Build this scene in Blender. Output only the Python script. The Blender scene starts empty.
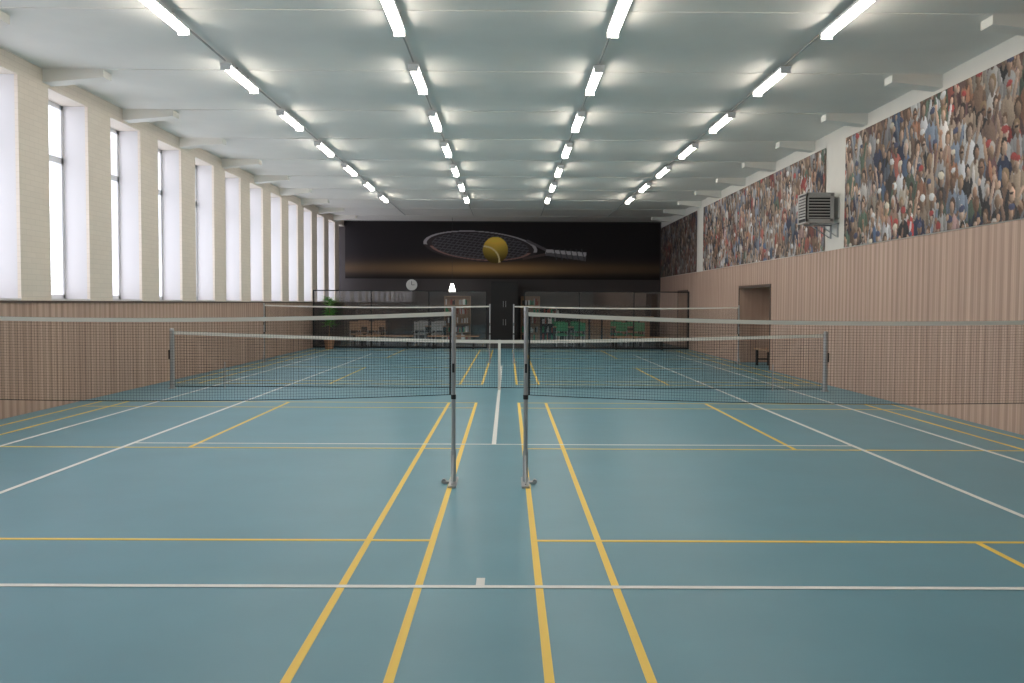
import bpy, math, random
import numpy as np
from mathutils import Matrix, Vector
random.seed(7)
rng = np.random.RandomState(11)
scene = bpy.context.scene
scene.view_settings.view_transform = 'Standard'

# ------------------------------------------------------------ materials
def srgb(r, g, b):
    def f(c):
        c /= 255.0
        return c/12.92 if c <= 0.04045 else ((c+0.055)/1.055)**2.4
    return (f(r), f(g), f(b), 1.0)

def mat(name, col, rough=0.6, metal=0.0, noise=0.0, nscale=8.0, bump=0.0, spec=0.5):
    m = bpy.data.materials.new(name); m.use_nodes = True
    nt = m.node_tree; b = nt.nodes['Principled BSDF']
    b.inputs['Base Color'].default_value = col
    b.inputs['Roughness'].default_value = rough
    b.inputs['Metallic'].default_value = metal
    b.inputs['Specular IOR Level'].default_value = spec
    if noise > 0 or bump > 0:
        tc = nt.nodes.new('ShaderNodeTexCoord')
        n = nt.nodes.new('ShaderNodeTexNoise'); n.inputs['Scale'].default_value = nscale
        n.inputs['Detail'].default_value = 5
        nt.links.new(tc.outputs['Object'], n.inputs['Vector'])
        if noise > 0:
            r = nt.nodes.new('ShaderNodeValToRGB')
            r.color_ramp.elements[0].position = 0.3; r.color_ramp.elements[1].position = 0.7
            r.color_ramp.elements[0].color = tuple(c*(1-noise) for c in col[:3])+(1,)
            r.color_ramp.elements[1].color = tuple(min(1, c*(1+noise)) for c in col[:3])+(1,)
            nt.links.new(n.outputs['Fac'], r.inputs['Fac'])
            nt.links.new(r.outputs['Color'], b.inputs['Base Color'])
        if bump > 0:
            bp = nt.nodes.new('ShaderNodeBump'); bp.inputs['Strength'].default_value = bump
            bp.inputs['Distance'].default_value = 0.01
            nt.links.new(n.outputs['Fac'], bp.inputs['Height'])
            nt.links.new(bp.outputs['Normal'], b.inputs['Normal'])
    return m

def emis(name, col, s):
    m = bpy.data.materials.new(name); m.use_nodes = True
    b = m.node_tree.nodes['Principled BSDF']
    b.inputs['Base Color'].default_value = (0.8, 0.8, 0.8, 1)
    b.inputs['Emission Color'].default_value = col
    b.inputs['Emission Strength'].default_value = s
    return m

def wood_panel(name, ca, cb, cc):
    m = bpy.data.materials.new(name); m.use_nodes = True
    nt = m.node_tree; b = nt.nodes['Principled BSDF']
    tc = nt.nodes.new('ShaderNodeTexCoord')
    def nz(sc, vec, det=3):
        mp = nt.nodes.new('ShaderNodeMapping'); mp.inputs['Scale'].default_value = vec
        n = nt.nodes.new('ShaderNodeTexNoise'); n.inputs['Scale'].default_value = sc; n.inputs['Detail'].default_value = det
        nt.links.new(tc.outputs['Object'], mp.inputs['Vector']); nt.links.new(mp.outputs['Vector'], n.inputs['Vector'])
        return n
    n1 = nz(7, (0.2, 1, 0.02)); n2 = nz(30, (0.2, 1, 0.02), 2)
    add = nt.nodes.new('ShaderNodeMath'); add.operation = 'MULTIPLY_ADD'
    add.inputs[1].default_value = 0.5
    half = nt.nodes.new('ShaderNodeMath'); half.operation = 'MULTIPLY'; half.inputs[1].default_value = 0.5
    nt.links.new(n2.outputs['Fac'], half.inputs[0])
    nt.links.new(n1.outputs['Fac'], add.inputs[0]); nt.links.new(half.outputs[0], add.inputs[2])
    r = nt.nodes.new('ShaderNodeValToRGB')
    r.color_ramp.elements[0].position = 0.36; r.color_ramp.elements[0].color = ca
    r.color_ramp.elements[1].position = 0.64; r.color_ramp.elements[1].color = cc
    e = r.color_ramp.elements.new(0.5); e.color = cb
    nt.links.new(add.outputs[0], r.inputs['Fac'])
    sx = nt.nodes.new('ShaderNodeSeparateXYZ'); nt.links.new(tc.outputs['Object'], sx.inputs[0])
    d = nt.nodes.new('ShaderNodeMath'); d.operation = 'DIVIDE'; d.inputs[1].default_value = 0.19
    nt.links.new(sx.outputs['Y'], d.inputs[0])
    fr = nt.nodes.new('ShaderNodeMath'); fr.operation = 'FRACT'; nt.links.new(d.outputs[0], fr.inputs[0])
    lt = nt.nodes.new('ShaderNodeMath'); lt.operation = 'LESS_THAN'; lt.inputs[1].default_value = 0.42
    nt.links.new(fr.outputs[0], lt.inputs[0])
    mx = nt.nodes.new('ShaderNodeMixRGB'); mx.blend_type = 'MULTIPLY'
    mx.inputs['Color2'].default_value = (0.80, 0.77, 0.75, 1)
    nt.links.new(lt.outputs[0], mx.inputs['Fac']); nt.links.new(r.outputs['Color'], mx.inputs['Color1'])
    nt.links.new(mx.outputs['Color'], b.inputs['Base Color'])
    b.inputs['Roughness'].default_value = 0.55
    return m

def brick_mat(name, c1, c2, cm):
    m = bpy.data.materials.new(name); m.use_nodes = True
    nt = m.node_tree; b = nt.nodes['Principled BSDF']
    tc = nt.nodes.new('ShaderNodeTexCoord')
    sx = nt.nodes.new('ShaderNodeSeparateXYZ'); nt.links.new(tc.outputs['Object'], sx.inputs[0])
    ad = nt.nodes.new('ShaderNodeMath'); ad.operation = 'ADD'
    nt.links.new(sx.outputs['X'], ad.inputs[0]); nt.links.new(sx.outputs['Y'], ad.inputs[1])
    cx = nt.nodes.new('ShaderNodeCombineXYZ')
    nt.links.new(ad.outputs[0], cx.inputs['X']); nt.links.new(sx.outputs['Z'], cx.inputs['Y'])
    br = nt.nodes.new('ShaderNodeTexBrick'); br.inputs['Scale'].default_value = 1.0
    br.inputs['Brick Width'].default_value = 0.25; br.inputs['Row Height'].default_value = 0.08
    br.inputs['Mortar Size'].default_value = 0.006; br.inputs['Mortar Smooth'].default_value = 0.8
    br.inputs['Color1'].default_value = c1; br.inputs['Color2'].default_value = c2; br.inputs['Mortar'].default_value = cm
    nt.links.new(cx.outputs[0], br.inputs['Vector'])
    nt.links.new(br.outputs['Color'], b.inputs['Base Color'])
    b.inputs['Roughness'].default_value = 0.7
    return m

def print_mat(name, rough=0.6):
    m = bpy.data.materials.new(name); m.use_nodes = True
    nt = m.node_tree; b = nt.nodes['Principled BSDF']
    a = nt.nodes.new('ShaderNodeAttribute'); a.attribute_name = 'Col'
    nt.links.new(a.outputs['Color'], b.inputs['Base Color'])
    b.inputs['Roughness'].default_value = rough; b.inputs['Specular IOR Level'].default_value = 0.2
    return m

def glass_mat(name, refl=0.08, tint=(1, 1, 1, 1)):
    m = bpy.data.materials.new(name); m.use_nodes = True
    nt = m.node_tree; nt.nodes.clear()
    o = nt.nodes.new('ShaderNodeOutputMaterial'); mx = nt.nodes.new('ShaderNodeMixShader')
    t = nt.nodes.new('ShaderNodeBsdfTransparent'); t.inputs['Color'].default_value = tint
    g = nt.nodes.new('ShaderNodeBsdfGlossy'); g.inputs['Roughness'].default_value = 0.03
    mx.inputs[0].default_value = refl
    nt.links.new(t.outputs[0], mx.inputs[1]); nt.links.new(g.outputs[0], mx.inputs[2])
    nt.links.new(mx.outputs[0], o.inputs['Surface'])
    return m

M_floor = mat('teal_sports_floor', srgb(93, 143, 159), 0.36, noise=0.05, nscale=1.3, spec=0.42)
M_carpet = mat('dark_carpet', srgb(84, 80, 78), 0.9)
M_yellow = mat('yellow_line_paint', srgb(242, 204, 88), 0.5)
M_white = mat('white_line_paint', srgb(228, 228, 224), 0.5)
M_ceil = mat('ceiling_paint', srgb(233, 230, 224), 0.7, noise=0.025, nscale=1.5)
M_beam = mat('beam_paint', srgb(232, 229, 222), 0.7)
M_plaster = mat('plaster_wall', srgb(218, 214, 207), 0.8, noise=0.02, nscale=4)
M_cream = brick_mat('painted_brick', srgb(230, 219, 206), srgb(226, 215, 202), srgb(216, 205, 192))
M_reveal = mat('white_reveal', srgb(218, 216, 218), 0.7)
M_wood = wood_panel('striped_wood_panel', srgb(174, 146, 131), srgb(188, 160, 144), srgb(201, 174, 157))
M_trim = mat('dark_trim', srgb(86, 70, 62), 0.5)
M_frame = mat('window_frame_white', srgb(225, 226, 230), 0.4)
M_glass = glass_mat('window_glass', 0.06)
M_pglass = glass_mat('partition_glass', 0.17, (0.97, 0.98, 0.98, 1))
M_black = mat('black_wall', srgb(62, 56, 57), 0.6)
M_steel = mat('post_steel', srgb(175, 176, 178), 0.38, 0.6)
M_net = mat('net_cord', srgb(22, 26, 30), 0.8)
M_tape = mat('net_tape', srgb(225, 221, 212), 0.7)
M_tube = emis('tube_diffuser', (1.0, 0.925, 0.82, 1), 31.0)
M_house = mat('fixture_housing', srgb(225, 225, 225), 0.5)
M_conduit = mat('conduit', srgb(165, 163, 160), 0.6)
M_print = print_mat('printed_canvas')
M_grey = mat('heater_grey', srgb(172, 170, 168), 0.45, 0.2)
M_dark = mat('dark_plastic', srgb(34, 34, 36), 0.5)
M_brown = mat('brown_wood', srgb(164, 130, 104), 0.5, noise=0.12, nscale=6)
M_green = mat('green_fabric', srgb(66, 150, 104), 0.8)
M_leaf = mat('leaf', srgb(118, 176, 88), 0.6)
M_pot = mat('pot', srgb(170, 125, 95), 0.7)
M_red = mat('red_fabric', srgb(160, 70, 56), 0.8)
M_lamp = emis('lamp_glow', (1, 0.97, 0.9, 1), 10.0)

# ------------------------------------------------------------ mesh builder
class MB:
    def __init__(s): s.v = []; s.f = []; s.m = []; s.mats = []
    def mi(s, m):
        if m not in s.mats: s.mats.append(m)
        return s.mats.index(m)
    def quad(s, a, b, c, d, m):
        i = len(s.v); s.v += [a, b, c, d]; s.f.append((i, i+1, i+2, i+3)); s.m.append(s.mi(m))
    def box(s, x0, x1, y0, y1, z0, z1, m, M=None):
        i = len(s.v)
        P = [(x0,y0,z0),(x1,y0,z0),(x1,y1,z0),(x0,y1,z0),(x0,y0,z1),(x1,y0,z1),(x1,y1,z1),(x0,y1,z1)]
        if M is not None: P = [tuple(M @ Vector(p)) for p in P]
        s.v += P; k = s.mi(m)
        for f in [(0,3,2,1),(4,5,6,7),(0,1,5,4),(1,2,6,5),(2,3,7,6),(3,0,4,7)]:
            s.f.append(tuple(i+j for j in f)); s.m.append(k)
    def cyl(s, p0, p1, r0, r1, m, n=14, cap=True):
        p0 = Vector(p0); p1 = Vector(p1); d = (p1-p0).normalized()
        a = d.orthogonal().normalized(); b = d.cross(a)
        i = len(s.v); k = s.mi(m)
        for p, r in ((p0, r0), (p1, r1)):
            for j in range(n):
                t = 2*math.pi*j/n
                s.v.append(tuple(p + a*math.cos(t)*r + b*math.sin(t)*r))
        for j in range(n):
            j2 = (j+1) % n
            s.f.append((i+j, i+j2, i+n+j2, i+n+j)); s.m.append(k)
        if cap:
            s.f.append(tuple(i+j for j in reversed(range(n)))); s.m.append(k)
            s.f.append(tuple(i+n+j for j in range(n))); s.m.append(k)
    def obj(s, name, loc=None, smooth=False):
        me = bpy.data.meshes.new(name)
        me.from_pydata(s.v, [], s.f)
        for m in s.mats: me.materials.append(m)
        me.polygons.foreach_set('material_index', s.m)
        me.update()
        o = bpy.data.objects.new(name, me); scene.collection.objects.link(o)
        if loc: o.location = loc
        return o

# ------------------------------------------------------------ dimensions
XL, XR = -6.9, 6.45
Y0, Y1 = -4.0, 38.9
ZC = 5.05

# floor
b = MB(); b.box(-7.6, 7.6, Y0-0.2, 32.6, -0.2, 0, M_floor); b.obj('floor')
b = MB(); b.box(-7.6, 7.6, 32.6, Y1+0.3, -0.2, 0.0, M_carpet); b.obj('floor_lounge')

# lines
def court_lines_b(cx, cy):
    b = MB(); w = 0.044; z0, z1 = 0.0, 0.0016
    hx, hy = 3.05, 6.7
    def lx(x, ya, yb): b.box(cx+x-w/2, cx+x+w/2, cy+ya, cy+yb, z0, z1, M_yellow)
    def ly(y, xa, xb): b.box(cx+xa, cx+xb, cy+y-w/2, cy+y+w/2, z0, z1+0.0004, M_yellow)
    for x in (-hx+w/2, -hx+0.46, hx-0.46, hx-w/2): lx(x, -hy, hy)
    for y in (-hy+w/2, -hy+0.76, -1.98, 1.98, hy-0.76, hy-w/2): ly(y, -hx, hx)
    lx(0, -hy, -1.98); lx(0, 1.98, hy)
    return b.obj('badminton_court_lines')
LBX, RBX = -3.53, 3.215
NY1, NY2 = 8.19, 24.9
for cx in (LBX, RBX):
    for cy in (NY1, NY2): court_lines_b(cx, cy)
TX, TY = -0.15, 17.07
b = MB(); w = 0.05; zl, z1 = 0.0021, 0.0030
for x in (-5.485, -4.115, 4.115, 5.485): b.box(TX+x-w/2, TX+x+w/2, TY-11.885, TY+11.885, zl, z1, M_white)
for y in (-11.885, 11.885): b.box(TX-5.485, TX+5.485, TY+y-w/2, TY+y+w/2, zl, z1+0.0004, M_white)
SV = 6.6
for y in (-SV, SV): b.box(TX-4.115, TX+4.115, TY+y-w/2, TY+y+w/2, zl, z1+0.0004, M_white)
b.box(TX-w/2, TX+w/2, TY-SV, TY+SV, zl, z1, M_white)
b.box(TX-w/2, TX+w/2, TY+11.75, TY+11.885, zl, z1+0.0002, M_white)
b.box(TX-w/2, TX+w/2, TY-11.885, TY-11.72, zl, z1+0.0002, M_white)
b.obj('tennis_court_lines')

# ceiling with shallow ribs and haunches
b = MB(); b.box(-7.6, 7.6, Y0-0.2, Y1+0.3, ZC, ZC+0.2, M_ceil); b.obj('ceiling')
k = -6
while True:
    y = 11.1+2.84*k; k += 1
    if y < Y0+0.5: continue
    if y > Y1-0.5: break
    b = MB()
    b.box(XL, XR, y-0.15, y+0.15, ZC-0.012, ZC, M_ceil)
    for xs, xw in ((-6.0, XL), (5.7, XR)):
        i = len(b.v); km = b.mi(M_beam)
        P = [(xs, ZC-0.012), (xs, ZC-0.12), (xw, ZC-0.20), (xw, ZC-0.012)]
        for yy in (y-0.14, y+0.14):
            for (px, pz) in P: b.v.append((px, yy, pz))
        for f in [(0,1,2,3),(7,6,5,4),(0,4,5,1),(1,5,6,2),(2,6,7,3),(3,7,4,0)]:
            b.f.append(tuple(i+j for j in f)); b.m.append(km)
    b.obj('ceiling_beam')

# ------------------------------------------------------------ left wall & windows
ZP = 1.62; ZW = 4.80
b = MB()
b.box(-7.5, XL, Y0, 32.6, 0, ZP-0.03, M_wood)
b.box(-7.5, XL, 32.6, Y1, 0, ZP-0.03, M_black)
b.box(-7.5, XL+0.02, Y0, Y1, ZP-0.03, ZP, M_trim)
b.box(-7.5, XL, Y0, Y1, ZW, ZC, M_cream)
per, cw = 2.16, 0.86
wins = []
y = 13.1-per*7
if y > Y0: b.box(-7.5, XL, Y0, y, ZP, ZW, M_cream)
while y < Y1:
    ya, yb = max(y, Y0), min(y+cw, Y1)
    if yb > ya:
        b.box(XL-0.05, XL, ya, yb, ZP, ZW, M_cream)
        b.box(-7.5, XL-0.05, ya, yb, ZP, ZW, M_reveal)
    wa, wb = y+cw, min(y+per, Y1)
    if wb-wa > 0.4 and wa > Y0: wins.append((wa, wb))
    y += per
for wa, wb in wins: b.box(-7.45, XL-0.005, wa, wb, ZP, ZP+0.03, M_reveal)
b.obj('wall_left')
for i, (wa, wb) in enumerate(wins):
    b = MB(); xa, xb = -7.38, -7.31; t = 0.07; zb = ZP+0.03
    b.box(xa, xb, wa, wa+t, zb, ZW, M_frame); b.box(xa, xb, wb-t, wb, zb, ZW, M_frame)
    b.box(xa, xb, wa, wb, zb, zb+t, M_frame); b.box(xa, xb, wa, wb, ZW-t, ZW, M_frame)
    ym = (wa+wb)/2
    b.box(xa, xb, ym-0.045, ym+0.045, zb, ZW, M_frame)
    b.box(xa, xb, wa, wb, 3.85, 3.95, M_frame)
    b.box(-7.30, -7.27, ym+0.05, ym+0.07, 2.7, 2.85, M_frame)
    b.quad((-7.345, wa, zb), (-7.345, wb, zb), (-7.345, wb, ZW), (-7.345, wa, ZW), M_glass)
    b.obj('window_%d' % (i+1))
    L = bpy.data.lights.new('portal', 'AREA'); L.shape = 'RECTANGLE'
    L.size = ZW-zb; L.size_y = wb-wa
    L.cycles.is_portal = True
    o = bpy.data.objects.new('window_daylight', L); scene.collection.objects.link(o)
    o.location = (-7.55, ym, (ZW+zb)/2); o.rotation_euler = (0, -math.pi/2, 0)

# ------------------------------------------------------------ right wall
ops = [(22.6, 25.6, 2.05), (33.0, 34.8, 2.05)]
ZR = 2.7
b = MB()
ys = Y0
for (a, c, h) in ops:
    b.box(XR, XR+0.25, ys, a, 0, ZR, M_wood)
    b.box(XR, XR+0.25, a, c, h, ZR, M_wood)
    b.box(XR+1.0, XR+1.1, a-0.05, c+0.05, 0, h, M_brown)
    b.box(XR+0.25, XR+1.0, a-0.05, a, 0, h, M_brown)
    b.box(XR+0.25, XR+1.0, c, c+0.05, 0, h, M_wood)
    b.box(XR+0.25, XR+1.0, a, c, h, h+0.05, M_brown)
    b.box(XR-0.015, XR, a-0.07, a, 0, h+0.07, M_trim); b.box(XR-0.015, XR, c, c+0.07, 0, h+0.07, M_trim)
    b.box(XR-0.015, XR, a, c, h, h+0.07, M_trim)
    ys = c
b.box(XR, XR+0.25, ys, Y1, 0, ZR, M_wood)
b.box(XR, XR+0.25, Y0, Y1, ZR, ZC, M_plaster)
b.obj('wall_right')
for i, (a, c, h) in enumerate(ops):
    b = MB(); ym = (a+c)/2+0.2
    b.box(XR+0.93, XR+0.99, ym-0.45, ym+0.45, 0.01, 1.98, M_trim)
    b.box(XR+0.91, XR+0.93, ym-0.35, ym+0.35, 0.15, 0.9, M_brown)
    b.box(XR+0.91, XR+0.93, ym-0.35, ym+0.35, 1.05, 1.85, M_brown)
    b.cyl((XR+0.93, ym-0.38, 1.0), (XR+0.86, ym-0.38, 1.0), 0.02, 0.02, M_steel)
    b.obj('door_%d' % (i+1))
b = MB()
b.box(XR+0.1, XR+0.5, 22.9, 24.4, 0.42, 0.46, M_brown)
for yy in (23.0, 24.25):
    for xx in (XR+0.13, XR+0.43): b.box(xx, xx+0.05, yy, yy+0.05, 0, 0.42, M_dark)
    b.box(XR+0.13, XR+0.48, yy+0.01, yy+0.04, 0.15, 0.19, M_dark)
b.obj('wooden_bench')

# end walls
b = MB(); b.box(-7.6, 7.6, Y1, Y1+0.2, 0, ZC, M_black); b.obj('wall_back')
b = MB(); b.box(-7.6, 7.6, Y0-0.2, Y0, 0, ZC, M_plaster); b.obj('wall_front')

# ------------------------------------------------------------ painted prints
def tolin(a):
    a = np.clip(a, 0, 1)
    return np.where(a <= 0.04045, a/12.92, ((a+0.055)/1.055)**2.4)
def print_mesh(name, img, origin, du, dv):
    H, W, _ = img.shape
    o = np.array(origin, float); du = np.array(du, float); dv = np.array(dv, float)
    u = np.linspace(0, 1, W); v = np.linspace(0, 1, H)
    P = o + u[None, :, None]*du + v[:, None, None]*dv
    P = P.reshape(-1, 3)
    idx = np.arange(H*W).reshape(H, W)
    F = np.stack([idx[:-1, :-1], idx[:-1, 1:], idx[1:, 1:], idx[1:, :-1]], -1).reshape(-1, 4)
    me = bpy.data.meshes.new(name)
    me.from_pydata(P.tolist(), [], F.tolist())
    ca = me.color_attributes.new('Col', 'FLOAT_COLOR', 'POINT')
    C = np.ones((H*W, 4), np.float32); C[:, :3] = tolin(img.reshape(-1, 3))
    ca.data.foreach_set('color', C.ravel())
    me.materials.append(M_print); me.update()
    ob = bpy.data.objects.new(name, me); scene.collection.objects.link(ob)
    return ob

def ell(img, cx, cy, rx, ry, col, ang=0.0, shade=0.25):
    H, W, _ = img.shape; R = max(rx, ry)+1
    x0, x1 = int(max(0, cx-R)), int(min(W, cx+R+1)); y0, y1 = int(max(0, cy-R)), int(min(H, cy+R+1))
    if x1 <= x0 or y1 <= y0: return
    yy, xx = np.mgrid[y0:y1, x0:x1]
    dx, dy = xx-cx, yy-cy
    a = (dx*math.cos(ang)+dy*math.sin(ang))/rx; c = (-dx*math.sin(ang)+dy*math.cos(ang))/ry
    mk = a*a+c*c <= 1
    s = (1 - shade*np.clip(0.5+0.5*a-0.4*c, 0, 1))[..., None]
    sub = img[y0:y1, x0:x1]
    sub[mk] = (np.array(col)*s)[mk]

SH = [(232,230,228),(225,222,220),(235,235,238),(228,228,232),(222,214,208),(235,228,224),(186,64,60),(190,100,88),(52,60,92),(84,108,145),(140,155,178),(48,46,50),(70,64,66),
      (140,108,90),(188,162,140),(100,122,104),(215,200,182),(208,140,108),(164,162,168),(205,164,158),(116,80,82),(180,142,124)]
SK = [(222,182,156),(204,162,134),(228,192,170),(172,128,104),(212,170,144)]
HR = [(66,50,44),(50,42,40),(104,78,60),(150,122,92),(190,180,172),(84,64,52)]
def crowd(Lm, Hm, res, gain=1.0):
    W, H = int(Lm/res), int(Hm/res)
    img = np.zeros((H, W, 3)); img[:] = np.array([92, 70, 66])/255
    m = 1/res; G = 1.12
    z = Hm+0.1
    while z > -0.7:
        y = -0.2+random.random()*0.3
        while y < Lm+0.3:
            sc = random.uniform(0.75, 1.22)*G
            g = m*G
            hx, hz = y*m, (z+random.uniform(-0.13, 0.13))*m
            sh = np.array(random.choice(SH))/255*random.uniform(0.65, 1.0)
            sk = np.array(random.choice(SK))/255*random.uniform(0.75, 1.05)
            hr = np.array(random.choice(HR))/255
            tl = random.uniform(-0.25, 0.25)
            ell(img, hx, hz-0.36*m*sc, random.uniform(0.13, 0.19)*m*sc, 0.28*m*sc, sh, tl*0.6, 0.45)
            if random.random() < 0.25:
                ell(img, hx+random.uniform(-0.06, 0.06)*g, hz-0.3*m*sc, 0.035*g, 0.14*g, np.array(random.choice(SH))/255*0.9, tl)
            for sd in (-1, 1):
                if random.random() < 0.24:
                    ell(img, hx+sd*0.17*m*sc, hz-0.03*g, 0.036*g, 0.16*g, sk if random.random() < 0.6 else sh, sd*-0.3, 0.35)
                    ell(img, hx+sd*0.22*m*sc, hz+0.13*g, 0.04*g, 0.045*g, sk)
                else:
                    ell(img, hx+sd*0.16*m*sc, hz-0.32*m*sc, 0.045*g, 0.17*g, sh*0.85, sd*0.15, 0.3)
                    ell(img, hx+sd*0.11*m*sc, hz-0.43*m*sc, 0.03*g, 0.09*g, sk*0.9, sd*-0.8, 0.3)
            fx = hx+random.uniform(-0.025, 0.025)*g
            ell(img, hx, hz-0.10*m*sc, 0.035*g, 0.05*g, sk*0.65)
            ell(img, fx, hz+0.01*g, 0.074*m*sc, 0.098*m*sc, hr, tl)
            ell(img, fx+random.uniform(-0.018, 0.018)*g, hz-0.016*g, 0.054*m*sc, 0.074*m*sc, sk, tl, 0.5)
            q = random.random()
            if q < 0.28:
                ell(img, fx, hz+0.052*g, 0.075*m*sc, 0.045*m*sc, np.array(random.choice([(235,235,235),(180,70,66),(70,76,105),(225,215,195)]))/255, tl)
            elif q < 0.45:
                ell(img, fx, hz+0.004*g, 0.048*g, 0.014*g, (0.2, 0.16, 0.16))
            y += random.uniform(0.23, 0.42)
        z -= 0.265
    yy, xx = np.mgrid[0:H, 0:W]
    tone = 1+0.08*np.sin(xx*res*1.7+1)*np.cos(yy*res*2.1)+0.05*np.sin(xx*res*4.3+yy*res*3)
    img = img*tone[..., None]+rng.uniform(-0.03, 0.03, (H, W, 1))
    return (img*0.88+0.09)*gain  # grey lift paints the pale haze of reflected light into the print
XP = XR-0.02
def poster(ya, yb, res, gain=1.0):
    im = crowd(yb-ya, 2.08, res, gain)
    ob = print_mesh('crowd_poster', im, (XP, ya, 2.71), (0, yb-ya, 0), (0, 0, 2.08))
    return ob
poster(4.0, 17.65, 0.0165, 1.0)
poster(18.75, 30.4, 0.022, 1.0)
poster(31.4, 38.8, 0.035, 0.75)

# racket banner
res = 0.022
bw0, bw1 = XL+0.05, XR-0.05; bz0, bz1 = 2.62, 5.0
W, H = int((bw1-bw0)/res), int((bz1-bz0)/res)
xx = bw0+(np.arange(W)+0.5)*res; zz = bz0+(np.arange(H)+0.5)*res
X, Z = np.meshgrid(xx, zz)
PX = 507.5+X*23.65; PY = 303-(Z-1.62)*23.65
img = np.zeros((H, W, 3)); img[:] = np.array([40, 36, 39])/255
gl = np.exp(-((PY-269)/7.5)**2)*(0.35+0.65*np.exp(-((PX-490)/85.0)**2))
img += gl[..., None]*np.array([0.52, 0.38, 0.19])
fl = np.clip((PY-272)/8, 0, 1)
img *= (1-0.45*fl)[..., None]
th = math.radians(4)
cx, cy = 480, 247
a = ((PX-cx)*math.cos(th)+(PY-cy)*math.sin(th)); c = (-(PX-cx)*math.sin(th)+(PY-cy)*math.cos(th))
rr = np.sqrt((a/55)**2+(c/14.5)**2)
inside = rr < 0.90
img[inside] = img[inside]*0.7+np.array([0.13, 0.12, 0.13])
st = inside & ((np.abs((a+c*0.8) % 4.6-2.3) < 0.5) | (np.abs((c-0.05*a) % 2.6-1.3) < 0.42))
img[st] = np.array([0.38, 0.37, 0.39])
rim = (rr >= 0.88) & (rr <= 1.03)
img[rim] = np.array([0.26, 0.23, 0.24])
hl = (rr >= 0.97) & (rr <= 1.03) & (c < 2)
img[hl] = np.array([0.72, 0.70, 0.72])
hl2 = (rr >= 0.88) & (rr <= 0.94) & (c > 3)
img[hl2] = np.array([0.60, 0.46, 0.44])
def seg(x0, y0, x1, y1, w0, w1, col):
    dx, dy = x1-x0, y1-y0; L2 = dx*dx+dy*dy
    t = ((PX-x0)*dx+(PY-y0)*dy)/L2
    d = np.abs((PX-x0)*dy-(PY-y0)*dx)/math.sqrt(L2)
    mk = (t >= 0) & (t <= 1) & (d < w0+(w1-w0)*t)
    img[mk] = np.array(col)
seg(526, 241, 547, 251, 1.2, 1.4, (0.4, 0.38, 0.4)); seg(522, 259, 547, 254, 1.2, 1.4, (0.36, 0.3, 0.3))
seg(545, 252, 585, 256.5, 2.6, 4.0, (0.78, 0.77, 0.79)); seg(545, 254, 585, 258.8, 1.6, 2.2, (0.42, 0.41, 0.43))
for q in range(6): seg(553+q*5.5, 249, 556+q*5.5, 260, 0.5, 0.5, (0.3, 0.3, 0.32))
rb = np.sqrt(((PX-495)/12.5)**2+((PY-250.5)/13)**2)
mb = rb < 1
shd = np.clip(1-0.5*np.clip((PY-246)/14, -0.3, 1)-0.15*rb, 0, 1.1)[..., None]
img[mb] = (np.array([1.0, 0.84, 0.36])*shd)[mb]
sm = mb & (np.abs(np.sqrt((PX-484)**2+(PY-262)**2)-15) < 0.8)
img[sm] = np.array([0.95, 0.88, 0.66])
print_mesh('racket_banner', img, (bw0, Y1-0.03, bz0), (bw1-bw0, 0, 0), (0, 0, bz1-bz0))

# ------------------------------------------------------------ light fixtures
def fixture(x, y, lit=True):
    b = MB(); L = 0.75; zt = ZC-0.013
    b.box(-0.04, 0.04, -0.3, -0.26, -0.05, 0, M_conduit); b.box(-0.04, 0.04, 0.26, 0.3, -0.05, 0, M_conduit)
    b.box(-0.075, 0.075, -L, L, -0.085, -0.05, M_house)
    n = 8; i = len(b.v); km = b.mi(M_tube)
    for yy in (-L+0.03, L-0.03):
        for j in range(n+1):
            t = math.pi*j/n
            b.v.append((0.065*math.cos(t), yy, -0.085-0.06*math.sin(t)))
    for j in range(n):
        b.f.append((i+j, i+j+1, i+n+1+j+1, i+n+1+j)); b.m.append(km)
    b.f.append(tuple(i+j for j in range(n+1))); b.m.append(km)
    b.f.append(tuple(i+n+1+j for j in reversed(range(n+1)))); b.m.append(km)
    b.box(-0.07, 0.07, -L, -L+0.03, -0.15, -0.085, M_house); b.box(-0.07, 0.07, L-0.03, L, -0.15, -0.085, M_house)
    return b.obj('fluorescent_light', (x, y, zt))
cols = (-4.0, -1.35, 1.28, 3.92)
rows = [10.75+3.15*k for k in range(-2, 7)]
for y in rows:
    for x in cols: fixture(x, y)
for x in cols:
    b = MB()
    segs = [(rows[i]+0.76, rows[i+1]-0.76) for i in range(len(rows)-1)]+[(rows[-1]+0.76, 36)]
    for (ya, yb) in segs: b.cyl((x, ya, ZC-0.035), (x, yb, ZC-0.035), 0.013, 0.013, M_conduit, 8)
    b.obj('cable_conduit')

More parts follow.
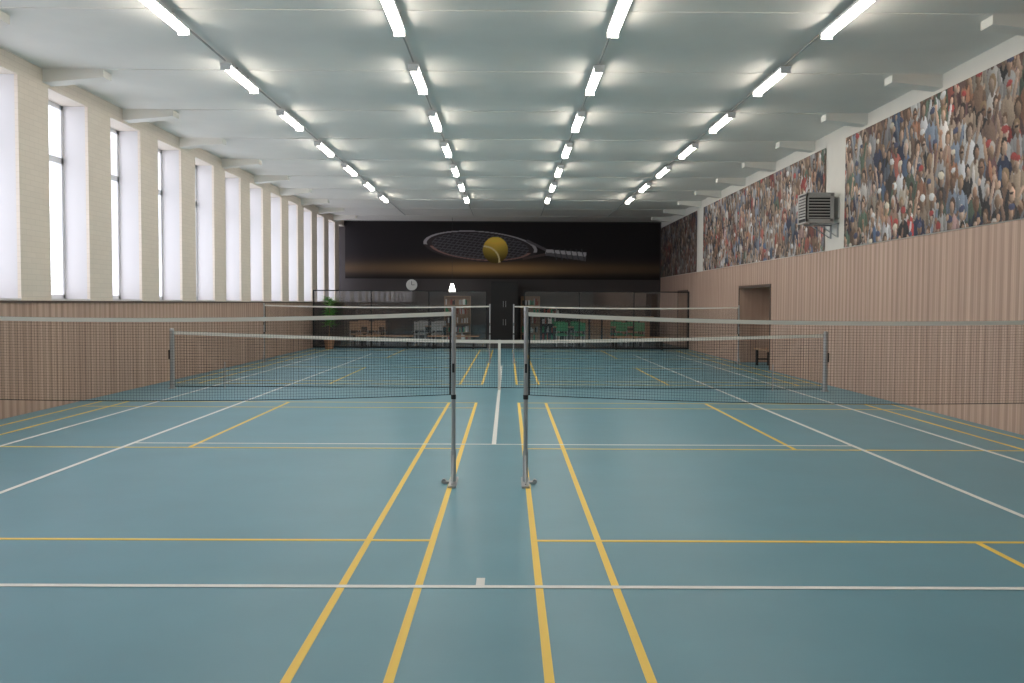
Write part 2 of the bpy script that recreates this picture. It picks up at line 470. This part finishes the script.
# ------------------------------------------------------------ nets
def net_sheet(b, x0, x1, y, ftop, fbot, sp, t, m):
    n = int(round((x1-x0)/sp))
    for i in range(n+1):
        x = x0+(x1-x0)*i/n
        b.quad((x-t/2, y, fbot(x)), (x+t/2, y, fbot(x)), (x+t/2, y, ftop(x)), (x-t/2, y, ftop(x)), m)
    hgt = ftop((x0+x1)/2)-fbot((x0+x1)/2)
    k = int(round(hgt/sp)); S = 24
    for j in range(k+1):
        q = j/k
        for s in range(S):
            xa = x0+(x1-x0)*s/S; xb = x0+(x1-x0)*(s+1)/S
            za = fbot(xa)+(ftop(xa)-fbot(xa))*q; zb = fbot(xb)+(ftop(xb)-fbot(xb))*q
            b.quad((xa, y+.0005, za-t/2), (xb, y+.0005, zb-t/2), (xb, y+.0005, zb+t/2), (xa, y+.0005, za+t/2), m)
def tape(b, x0, x1, y, f, h, t, m):
    S = 24
    for s in range(S):
        xa = x0+(x1-x0)*s/S; xb = x0+(x1-x0)*(s+1)/S
        i = len(b.v)
        for x in (xa, xb):
            z = f(x)
            b.v += [(x, y-t/2, z-h), (x, y+t/2, z-h), (x, y+t/2, z), (x, y-t/2, z)]
        k = b.mi(m)
        for q in ((0,4,7,3),(1,2,6,5),(3,7,6,2),(0,1,5,4)):
            b.f.append(tuple(i+j for j in q)); b.m.append(k)

def badminton_net(cx, cy, sag=0.05, t=0.0018):
    e = bpy.data.objects.new('badminton_net', None); scene.collection.objects.link(e)
    x0, x1 = cx-3.05, cx+3.05
    f = lambda x: 1.54-sag*(1-((x-cx)/3.05)**2)
    fb = lambda x: f(x)-0.74
    b = MB()
    net_sheet(b, x0+0.03, x1-0.03, cy, f, fb, 0.025, t, M_net)
    tape(b, x0+0.02, x1-0.02, cy, f, 0.036, 0.012, M_tape)
    tape(b, x0+0.02, x1-0.02, cy, lambda x: fb(x)+0.004, 0.006, 0.006, M_net)
    for x in (x0+0.03, x1-0.03): b.box(x-0.008, x+0.008, cy-0.004, cy+0.004, 0.80, 1.54, M_net)
    o = b.obj('net_mesh'); o.parent = e
    for x, s in ((x0, 1), (x1, -1)):
        b = MB(); zf = 0.0025
        b.cyl((x, cy, 0.02), (x, cy, 1.56), 0.019, 0.019, M_steel)
        b.cyl((x, cy, 1.56), (x, cy, 1.585), 0.022, 0.018, M_steel)
        b.cyl((x, cy, 0.02), (x, cy, 0.30), 0.024, 0.024, M_steel)
        b.cyl((x, cy, 0.76), (x, cy, 0.80), 0.023, 0.023, M_dark)
        b.box(x-0.035, x+0.035, cy-0.22, cy+0.22, zf, 0.02, M_steel)
        xa, xb = sorted((x-s*0.03, x+s*0.09))
        b.box(xa, xb, cy-0.035, cy+0.035, zf, 0.022, M_steel)
        b.cyl((x+s*0.085, cy-0.02, 0.023), (x+s*0.085, cy+0.02, 0.023), 0.02, 0.02, M_steel)
        b.cyl((x, cy-0.2, 0.03), (x, cy, 0.28), 0.008, 0.008, M_steel)
        b.box(x-0.01, x+0.01, cy-0.045, cy-0.019, 1.0, 1.08, M_dark)
        o = b.obj('post'); o.parent = e
    return e
for cx in (LBX, RBX):
    badminton_net(cx, NY1, 0.07)
    badminton_net(cx, NY2, 0.04, 0.002)

e = bpy.data.objects.new('tennis_net', None); scene.collection.objects.link(e)
x0, x1 = -6.22, 5.92; cxm = (x0+x1)/2
f = lambda x: 1.07-0.14*(1-abs((x-cxm)/(x1-cxm))**1.5)
fb = lambda x: 0.05
b = MB(); net_sheet(b, x0+0.05, x1-0.05, TY, f, fb, 0.045, 0.0036, M_net)
tape(b, x0+0.05, x1-0.05, TY, f, 0.06, 0.015, M_tape)
tape(b, x0+0.05, x1-0.05, TY, lambda x: 0.05, 0.012, 0.01, M_net)
b.box(TX-0.025, TX+0.025, TY-0.012, TY+0.012, 0.004, f(TX)+0.003, M_tape)
for x in (x0+0.98, x1-0.98): b.cyl((x, TY-0.02, 0.004), (x, TY-0.02, 0.5), 0.01, 0.01, M_steel, 8)
o = b.obj('net_mesh'); o.parent = e
for x, s in ((x0, -1), (x1, 1)):
    b = MB(); b.cyl((x, TY, 0.0), (x, TY, 1.09), 0.042, 0.042, M_steel, 18)
    b.cyl((x, TY, 1.09), (x, TY, 1.12), 0.046, 0.03, M_steel, 18)
    b.cyl((x, TY, 0), (x, TY, 0.015), 0.075, 0.075, M_steel, 18)
    b.box(x-0.02+s*0.04, x+0.02+s*0.04, TY-0.03, TY+0.03, 0.55, 0.72, M_dark)
    o = b.obj('post'); o.parent = e

# ------------------------------------------------------------ fan heater
def heater(y, z):
    b = MB(); xa, xb = XR-0.66, XR-0.14; h = 0.27; d = 0.27
    b.box(xa+0.02, xb, y-d+0.02, y+d, z-h, z+h, M_dark)
    b.box(xa, xb, y-d, y-d+0.03, z+h-0.05, z+h, M_grey); b.box(xa, xb, y-d, y-d+0.03, z-h, z-h+0.05, M_grey)
    b.box(xa, xa+0.05, y-d, y-d+0.03, z-h, z+h, M_grey); b.box(xb-0.05, xb, y-d, y-d+0.03, z-h, z+h, M_grey)
    b.box(xa, xb, y-d, y+d, z+h, z+h+0.02, M_grey); b.box(xa, xb, y-d, y+d, z-h-0.02, z-h, M_grey)
    b.box(xb, xb+0.02, y-d, y+d, z-h-0.02, z+h+0.02, M_grey)
    for k in range(8):
        zz = z-h+0.065+k*0.057
        b.box(xa+0.03, xb-0.03, y-d-0.005, y-d+0.02, zz, zz+0.022, M_grey)
        b.box(xa-0.005, xa+0.02, y-d+0.04, y+d-0.04, zz, zz+0.03, M_grey)
    b.box(xa, xa+0.02, y-d, y-d+0.04, z-h, z+h, M_grey); b.box(xa, xa+0.02, y+d-0.04, y+d, z-h, z+h, M_grey)
    for yy in (y-0.2, y+0.2):
        b.box(xa+0.1, XR, yy-0.015, yy+0.015, z-h-0.05, z-h-0.02, M_steel)
        b.box(XR-0.03, XR, yy-0.015, yy+0.015, z-h-0.3, z-h-0.02, M_steel)
        b.cyl((XR-0.04, yy, z-h-0.28), (xa+0.25, yy, z-h-0.04), 0.01, 0.01, M_steel, 8)
    b.cyl((xb, y, z-0.1), (XR, y, z-0.1), 0.03, 0.03, M_steel)
    b.cyl((xb, y, z+0.1), (XR, y, z+0.1), 0.03, 0.03, M_steel)
    b.box(XR-0.03, XR, y-0.25, y+0.25, z-0.2, z+0.2, M_grey)
    b.obj('fan_heater')
heater(18.2, 3.5)

# ------------------------------------------------------------ lounge at the back
YP = 32.65
b = MB()
def part(xa, xb, h):
    n = max(1, int(round((xb-xa)/1.9)))
    for i in range(n+1):
        x = xa+(xb-xa)*i/n
        b.box(x-0.02, x+0.02, YP-0.02, YP+0.02, 0, h, M_dark)
    b.box(xa, xb, YP-0.02, YP+0.02, h-0.04, h, M_dark)
    b.box(xa, xb, YP-0.02, YP+0.02, 0.0, 0.06, M_dark)
    b.quad((xa, YP, 0.06), (xb, YP, 0.06), (xb, YP, h-0.04), (xa, YP, h-0.04), M_pglass)
part(XL+0.03, -0.75, 2.05); part(0.6, XR-0.03, 2.05)
b.obj('glass_partition')

def chair(x, y, rot, m):
    b = MB(); 
    b.box(-0.22, 0.22, -0.22, 0.22, 0.43, 0.48, m)
    b.box(-0.21, 0.21, 0.18, 0.22, 0.60, 0.92, m)
    for sx in (-0.19, 0.19):
        b.cyl((sx, -0.19, 0), (sx, -0.19, 0.43), 0.013, 0.013, M_steel, 8)
        b.cyl((sx, 0.23, 0), (sx, 0.2, 0.9), 0.013, 0.013, M_steel, 8)
        b.cyl((sx, -0.19, 0.2), (sx, 0.22, 0.2), 0.009, 0.009, M_steel, 8)
    o = b.obj('lounge_chair', (x, y, 0)); o.rotation_euler = (0, 0, rot)
def table(x, y, w=1.2, d=0.7, m=None):
    m = m or M_brown; b = MB()
    b.box(-w/2, w/2, -d/2, d/2, 0.71, 0.75, m)
    for sx in (-1, 1):
        for sy in (-1, 1): b.box(sx*(w/2-0.06)-0.025, sx*(w/2-0.06)+0.025, sy*(d/2-0.06)-0.025, sy*(d/2-0.06)+0.025, 0, 0.71, M_dark)
    b.box(-w/2+0.06, w/2-0.06, -0.02, 0.02, 0.62, 0.71, M_dark)
    b.obj('lounge_table', (x, y, 0))
for i, (tx, ty) in enumerate([(-5.2, 34.3), (-2.9, 34.6), (2.3, 34.3), (4.5, 34.6)]):
    table(tx, ty)
    cm = [M_brown, M_grey, M_green, M_green][i]
    for k, (dx, dy, r) in enumerate([(-0.32, -0.7, math.pi), (0.32, -0.7, math.pi), (-0.32, 0.7, 0), (0.32, 0.7, 0)]):
        chair(tx+dx, ty+dy, r, cm)

def shelf(x, w, h, y, m, nsh=5):
    b = MB(); d = 0.35
    b.box(-w/2, -w/2+0.03, 0, d, 0, h, m); b.box(w/2-0.03, w/2, 0, d, 0, h, m)
    b.box(-w/2, w/2, d-0.02, d, 0, h, m); b.box(-w/2, w/2, 0, d, h-0.03, h, m); b.box(-w/2, w/2, 0, d, 0, 0.08, m)
    for k in range(1, nsh): 
        z = h*k/nsh; b.box(-w/2, w/2, 0.01, d, z-0.012, z+0.012, m)
    for k in range(nsh):
        z = h*k/nsh+(0.012 if k else 0.08); x0 = -w/2+0.06
        while x0 < w/2-0.12:
            t = random.uniform(0.03, 0.07); hh = random.uniform(0.15, 0.28)
            mm = random.choice([M_white, M_red, M_green, M_grey, M_brown, M_white, M_dark])
            if random.random() < 0.7: b.box(x0, x0+t, 0.06, 0.25, z, z+hh, mm)
            x0 += t+0.006
    b.obj('bookcase', (x, y, 0))
shelf(-2.1, 1.1, 1.9, 38.4, M_brown)
shelf(0.95, 0.8, 1.9, 38.4, M_brown)
shelf(1.85, 0.9, 1.5, 38.4, M_dark, 4)
b = MB(); b.box(-0.68, 0.42, 37.9, 38.55, 0, 2.5, M_dark)
for xa, xb in ((-0.66, -0.14), (-0.12, 0.40)):
    b.box(xa, xb, 37.875, 37.9, 0.06, 1.2, M_dark); b.box(xa, xb, 37.875, 37.9, 1.24, 2.46, M_dark)
for xx in (-0.18, -0.08): b.cyl((xx, 37.86, 0.7), (xx, 37.86, 0.95), 0.01, 0.01, M_steel, 8); b.cyl((xx, 37.86, 1.45), (xx, 37.86, 1.7), 0.01, 0.01, M_steel, 8)
b.obj('storage_cabinet')
b = MB(); b.box(2.8, 5.8, 37.2, 37.8, 0, 1.05, M_dark); b.box(2.7, 5.9, 37.1, 37.85, 1.05, 1.1, M_brown)
for k in range(6): b.box(2.85+k*0.5, 3.27+k*0.5, 37.18, 37.2, 0.1, 0.98, M_brown)
b.obj('bar_counter')
b = MB(); b.cyl((-4.05, 38.86, 2.36), (-4.05, 38.9, 2.36), 0.25, 0.25, M_dark, 32)
b.cyl((-4.05, 38.85, 2.36), (-4.05, 38.86, 2.36), 0.235, 0.235, M_white, 32)
b.box(-4.06, -4.04, 38.84, 38.85, 2.36, 2.52, M_dark); b.box(-4.05, -3.93, 38.84, 38.85, 2.35, 2.37, M_dark)
b.obj('wall_clock')
b = MB(); b.cyl((-2.25, 37.3, 2.5), (-2.25, 37.3, ZC), 0.006, 0.006, M_dark, 6)
b.cyl((-2.25, 37.3, 2.06), (-2.25, 37.3, 2.38), 0.15, 0.05, M_lamp, 20); b.cyl((-2.25, 37.3, 2.38), (-2.25, 37.3, 2.5), 0.04, 0.02, M_dark)
b.obj('pendant_lamp')
b = MB(); px, py = -6.2, 32.0
b.cyl((px, py, 0), (px, py, 0.38), 0.14, 0.2, M_pot, 20); b.cyl((px, py, 0.38), (px, py, 0.41), 0.215, 0.215, M_pot, 20)
b.cyl((px, py, 0.41), (px+0.03, py, 1.75), 0.018, 0.01, M_brown, 8)
for k in range(150):
    z = random.uniform(0.8, 1.75); an = random.uniform(0, 6.28); L = random.uniform(0.18, 0.36)
    d = Vector((math.cos(an), math.sin(an), random.uniform(-0.2, 0.7))).normalized(); s = d.cross(Vector((0, 0, 1))).normalized()*0.05
    p = Vector((px+0.02, py, z))
    b.quad(tuple(p), tuple(p+d*L*0.5+s), tuple(p+d*L+Vector((0, 0, -0.04))), tuple(p+d*L*0.5-s), M_leaf)
b.obj('potted_plant')
def bench(x, y, w):
    b = MB(); 
    for k in range(3): b.box(x-w/2, x+w/2, y-0.18+k*0.125, y-0.07+k*0.125, 0.43, 0.46, M_brown)
    for s in (-1, 1):
        xx = x+s*(w/2-0.2); b.box(xx-0.02, xx+0.02, y-0.17, y-0.13, 0, 0.43, M_dark); b.box(xx-0.02, xx+0.02, y+0.13, y+0.17, 0, 0.43, M_dark)
        b.box(xx-0.02, xx+0.02, y-0.17, y+0.17, 0.38, 0.43, M_dark)
    b.obj('sports_bench')
bench(-4.3, 32.2, 2.0); bench(-1.9, 32.2, 1.8); bench(4.6, 32.2, 2.0)

# ------------------------------------------------------------ world
w = bpy.data.worlds.new('World'); scene.world = w; w.use_nodes = True
bg = w.node_tree.nodes['Background']; bg.inputs['Color'].default_value = (0.90, 0.91, 1.0, 1); bg.inputs['Strength'].default_value = 3.5

# ------------------------------------------------------------ camera
cam = bpy.data.cameras.new('Camera'); cam.lens = 920/1024*36; cam.sensor_width = 36; cam.clip_end = 200
co = bpy.data.objects.new('Camera', cam); scene.collection.objects.link(co)
R = Matrix.Rotation(math.radians(-0.28), 4, 'Z') @ Matrix.Rotation(math.radians(90-2.40), 4, 'X') @ Matrix.Rotation(math.radians(0.28), 4, 'Z')
co.matrix_world = Matrix.Translation((0, 0, 1.62)) @ R
scene.camera = co
